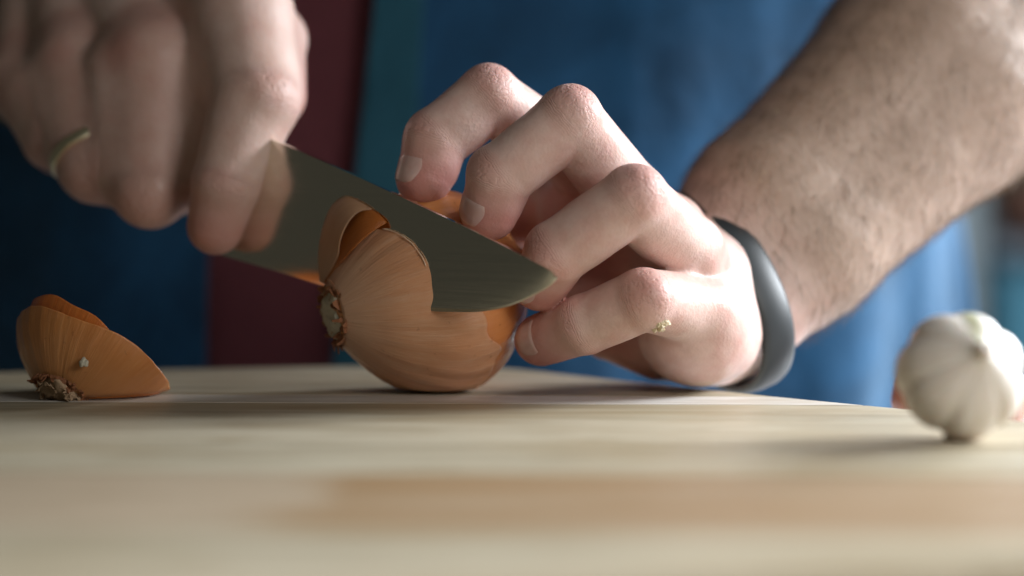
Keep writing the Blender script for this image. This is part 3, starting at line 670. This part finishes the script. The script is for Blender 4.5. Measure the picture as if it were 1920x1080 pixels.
def lumpy_disc(name, c, ax, r, h, mat, parent, seed, amp=.12, ell=1.0):
    a, b, cc = basis(ax); V = []; n, nv = 14, 48
    for i in range(n):
        s = i/(n-1)*math.pi*.5+.02
        for j in range(nv):
            t = 2*math.pi*j/nv; rr = r*math.sin(s)*(1+.13*math.sin(3*t+seed)+.09*math.sin(5*t+2*seed)); V.append(c+a*h*math.cos(s)+(b*math.cos(t)*ell+cc*math.sin(t))*rr)
    V = np.array(V); V += a*(vnoise(V, 4.0, seed)*amp+vnoise(V, 9.0, seed+1)*amp*.6)[:, None]
    return mesh_obj(name, V, grid_faces(n, nv, True), mat, parent)
lumpy_disc('root_plate', root+oax*.10, -oax, .92, .30, M_ROOTP, onion, 5)
def fringe(name, c, ax, r0, n, L, mat, parent, seed, spread=.6, wid=(.10, .26)):
    """ragged dry scales round a root plate, each a curled flake with thickness, joined as one mass"""
    r = np.random.default_rng(seed); a, b, cc = basis(ax); V = []; Fc = []
    for k in range(n):
        t = r.uniform(0, 2*math.pi); rr = r0*r.uniform(.72, 1.12); rad = b*math.cos(t)+cc*math.sin(t); tg = -b*math.sin(t)+cc*math.cos(t)
        p = c+rad*rr; d = nrm(a*r.uniform(.2, 1)+rad*r.uniform(-spread, spread)+tg*r.normal(0, .4)); w = r.uniform(*wid); l = r.uniform(*L); nn = nrm(np.cross(d, tg)); i = len(V); m = 4
        for q in range(m):
            s = q/(m-1); ww = w*(1-.75*s**1.5)*(.8+.4*r.random()); cv = p+d*l*s+nn*.25*l*s*s*r.normal(0, 1)
            V += [cv+tg*ww+nn*.02, cv-tg*ww+nn*.02, cv-tg*ww-nn*.02, cv+tg*ww-nn*.02]
        for q in range(m-1):
            for e in range(4): Fc.append((i+q*4+e, i+q*4+(e+1) % 4, i+q*4+4+(e+1) % 4, i+q*4+4+e))
        Fc.append((i+12, i+13, i+14, i+15))
    return tag(mesh_obj(name, np.array(V), Fc, mat, parent, False), kind='stuff')
fringe('root_fringe', root+oax*.22, -oax, 1.12, 80, (.18, .50), M_FRINGE, onion, 2, .7, (.12, .30))
fringe('root_stubble', root+oax*.02, -oax, .80, 34, (.10, .26), M_STRAW, onion, 8, .5, (.05, .14))
# ------------------------------------------------------------------ cut-off onion end
cap = tag(empty('onion_end', P(190, 738, 69.8)), 'sliced off onion end lying on its dry root, dark board corner', 'onion end')
cap['label'] = 'sliced off orange onion end tipped on its dry root, away from the knife'
ccen = P(172, 652, 69.6); n_img = nrm(-.417*RT-.909*UP); cax = nrm(-(n_img*.86-FW*.50)) ; H = 2.25; R = 3.08     # cax points from root to rim
apex = ccen-cax*H
cprof = [(0, .05), (.0, .45), (.06, .75), (.25, 1.1), (.6, 1.65), (1.05, 2.22), (1.5, 2.65), (1.9, 2.92), (2.25, 3.08)]
cp = spline(cprof, 48)
def crf(r, u, t): return r*(1+.02*math.sin(2*t+1)+.012*math.sin(5*t)+.004*math.sin(24*t+u)), u+.10*math.sin(2*t+.4)*(u/2.25)**2+.06*math.sin(5*t+1)*(u/2.25)**3
def shift_up(V): return V
V, Fc, U, A = lathe(cp, apex, cax, 160, crf)
dz = -.33; apex = apex+np.array([0, 0, dz]); V[:, 2] += dz; V[:, 2] = np.where(V[:, 2] < .25, .012+.24*np.exp(np.minimum(V[:, 2]-.25, 0)/.35), V[:, 2])
o = mesh_obj('skin', V, Fc, M_CAP, cap, True, {'u': U, 'ang': A}); m = o.modifiers.new('t', 'SOLIDIFY'); m.thickness = .0014; m.offset = -1
cp2 = spline([(.3, .3), (.42, 1.1), (.75, 1.65), (1.25, 2.2), (1.7, 2.60), (2.2, 2.84), (2.55, 2.93)], 30)
def crf2(r, u, t):
    k = max(0, math.cos(t-T0)); return r*(1+.01*math.sin(6*t)), u+(u/2.55)**2*(-.42+.80*k+.05*math.sin(9*t))
a3, b3, c3 = basis(cax); upv = UP*.95-RT*.45; T0 = math.atan2(upv@c3, upv@b3)
V, Fc, U, A = lathe(cp2, apex, cax, 140, crf2); V[:, 2] = np.maximum(V[:, 2], .05)
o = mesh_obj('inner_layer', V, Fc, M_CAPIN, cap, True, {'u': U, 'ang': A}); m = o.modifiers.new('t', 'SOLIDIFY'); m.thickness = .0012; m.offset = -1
apex = apex+UP*.50-FW*.42
lumpy_disc('root_plate', apex+cax*.06, -cax, .85, .34, M_STRAW, cap, 11, .16)
fringe('root_fringe', apex+cax*.18, -cax, .95, 90, (.12, .40), M_FRINGE, cap, 21, .9, (.06, .18))
fringe('root_stubble', apex-cax*.08, -cax, .70, 70, (.12, .38), M_STRAW, cap, 22, .9, (.05, .16))
lumpy_disc('white_speck', P(157, 680, 66.9), -FW, .17, .14, M_ROOTP, cap, 3, .05)
# ------------------------------------------------------------------ garlic and the bulb behind it
gc = P(1802, 703, 57.6); gR = 2.05
k = NT('garlic_skin'); vv = k.coords(); ang = k.attr('ang'); cx = k.node('ShaderNodeCombineXYZ'); k.l(k.math('COSINE', ang), cx.inputs[0]); k.l(k.math('SINE', ang), cx.inputs[1]); k.l(k.math('MULTIPLY', k.attr('u'), .1), cx.inputs[2])
stn = k.noise(cx.outputs[0], 9, 5, .6); c = k.ramp(stn, [(.3, (.62, .55, .47)), (.65, (.74, .71, .66))]); c = k.mix(k.math('MULTIPLY', k.attr('green'), .75), c, (.42, .45, .20)); c = k.mix(k.math('MULTIPLY', k.attr('brown'), .9), c, (.33, .17, .07))
k.col(c); k.set(Roughness=.42, Subsurface_Weight=.15, Subsurface_Scale=.004); k.bump(stn, .0008, .4); M_GARLIC = k.m
gax = nrm(np.array([.12, -.80, .42])); a4, b4, c4 = basis(gax)
gar = tag(empty('garlic_bulb', P(1802, 828, 57.6)), 'white garlic bulb at the right end of the board', 'garlic')
nu, nv = 90, 200; V = []; U = []; A = []; GR = []; BR = []
lobes = np.array([.35, 1.25, 2.05, 2.95, 3.8, 4.7, 5.55]); 
for i in range(nu):
    th = math.pi*(.03+.97*i/(nu-1))
    for j in range(nv):
        t = 2*math.pi*j/nv; dd = np.min(np.abs((t-lobes+math.pi) % (2*math.pi)-math.pi)); gap = .45
        bulge = math.sqrt(max(0, 1-(dd/.52)**2)) if dd < .52 else 0
        env = math.sin(th)**.8
        r = gR*(.81+.19*bulge*env)*(1-.10*max(0, math.cos(th))**2)
        ht = gR*.86*math.cos(th)
        if th < .55: ht += .26*math.exp(-(th/.26)**2)
        if th > 2.7: ht += .12*((th-2.7)/.44)
        V.append(gc+a4*ht+(b4*math.cos(t)+c4*math.sin(t))*r*math.sin(th)); U.append(i/nu*4); A.append(t)
        GR.append(0); BR.append(0)
V = np.array(V); V += (vnoise(V, 1.3, 3)*.04)[:, None]*(V-gc)/gR
rel = (V-gc)/gR; gcoord = rel@RT; gz = rel@UP
GR = np.exp(-((gcoord-.12)/.10)**2)*np.clip(gz*1.3-.1, 0, 1); BR = np.clip((-gz-.83)/.15, 0, 1)*np.exp(-((gcoord-.0)/.4)**2)
V[:, 2] -= V[:, 2].min()-.005
mesh_obj('bulb', V, grid_faces(nu, nv, True), M_GARLIC, gar, True, {'u': U, 'ang': A, 'green': GR, 'brown': BR})
tipc = gc+a4*(gR*.86+.25); tipc[2] += .0
V, Fc, U, A = lathe(spline([(-.5, .42), (-.15, .30), (.05, .25), (.20, .21), (.22, .02)], 16), tipc, gax+np.array([.1, 0, .1]), 28); mesh_obj('stem', V, Fc, M_GARLIC, gar, True, {'u': U, 'ang': A, 'green': U*0, 'brown': U*0+.15})
lumpy_disc('root_tuft', np.array([gc[0]-.2, gc[1]-.3, .12]), (0, -.6, -.5), .40, .12, M_STRAW, gar, 9, .08)
sh = tag(empty('brown_onion', P(1800, 880, 72)), 'small brown onion mostly hidden behind the white garlic bulb', 'onion')
sc = np.array([P(1801, 758, 72)[0], 2.0, -.55]); V, Fc, U, A = lathe(spline([(-2.45, .3), (-2.3, .9), (-1.6, 1.9), (-.5, 2.55), (.4, 2.6), (1.2, 2.2), (1.8, 1.3), (2.3, .5), (2.9, .3)], 50), sc, (0, 0, 1), 90)
mesh_obj('bulb', V, Fc, onion_material('brown_skin', (.22, .07, .03), (.32, .11, .045), (.42, .18, .08)), sh, True, {'u': U+2.45, 'ang': A})
fringe('root_fringe', sc-np.array([0, 0, 2.2]), (0, 0, -1), .5, 24, (.1, .25), M_STRAW, sh, 31)
# ------------------------------------------------------------------ pale flakes stuck to the hand and forearm
def on_skin(px, py, d, sdf):
    p = P(px, py, d-6); r = nrm(p-CAM)
    for _ in range(60): p = p+r*sdf(p[None])[0]*.7
    return p, grad(sdf, p[None])[0]
M_FLAKE = plain('flake', (.62, .52, .34), .4, 0, (500, .001))
def flakes(spots, n, spread, size, name, seed):
    r = np.random.default_rng(seed); V = []; Fc = []
    for (px, py, d) in spots:
        c, n_ = on_skin(px, py, d, sdf_left)
        for k in range(n):
            u = nrm(np.cross(n_, r.normal(0, 1, 3))); v = np.cross(n_, u); p = c+(u*r.normal(0, 1)+v*r.normal(0, 1))*spread; p = p-n_*sdf_left(p[None])[0]; l, w = size*r.uniform(.6, 1.5), size*r.uniform(.3, .8); i = len(V)
            for hgt, kk in ((-.02, 1), (.05*r.uniform(.5, 1.3)*size/.08, .6)): V += [p+n_*hgt+u*l*kk, p+n_*hgt+v*w*kk, p+n_*hgt-u*l*kk*.8, p+n_*hgt-v*w*kk]
            Fc += [(i+4, i+5, i+6, i+7)]+[(i+e, i+(e+1) % 4, i+4+(e+1) % 4, i+4+e) for e in range(4)]
    return mesh_obj(name, np.array(V), Fc, M_FLAKE, None, False)
tag(flakes([(1242, 608, 66.5)], 16, .17, .16, 'onion_flake', 3), 'pale crumbly onion flake stuck to the side of the little finger', 'flake')
tag(flakes([(1445, 215, 76), (1470, 235, 76), (1520, 255, 76), (1580, 170, 77), (1410, 345, 75), (1450, 350, 75), (1640, 210, 78), (1655, 80, 79), (1425, 320, 75)], 2, .2, .055, 'crumbs', 5), 'scattered pale specks of onion stuck on the hairy forearm', 'crumbs', kind='stuff')
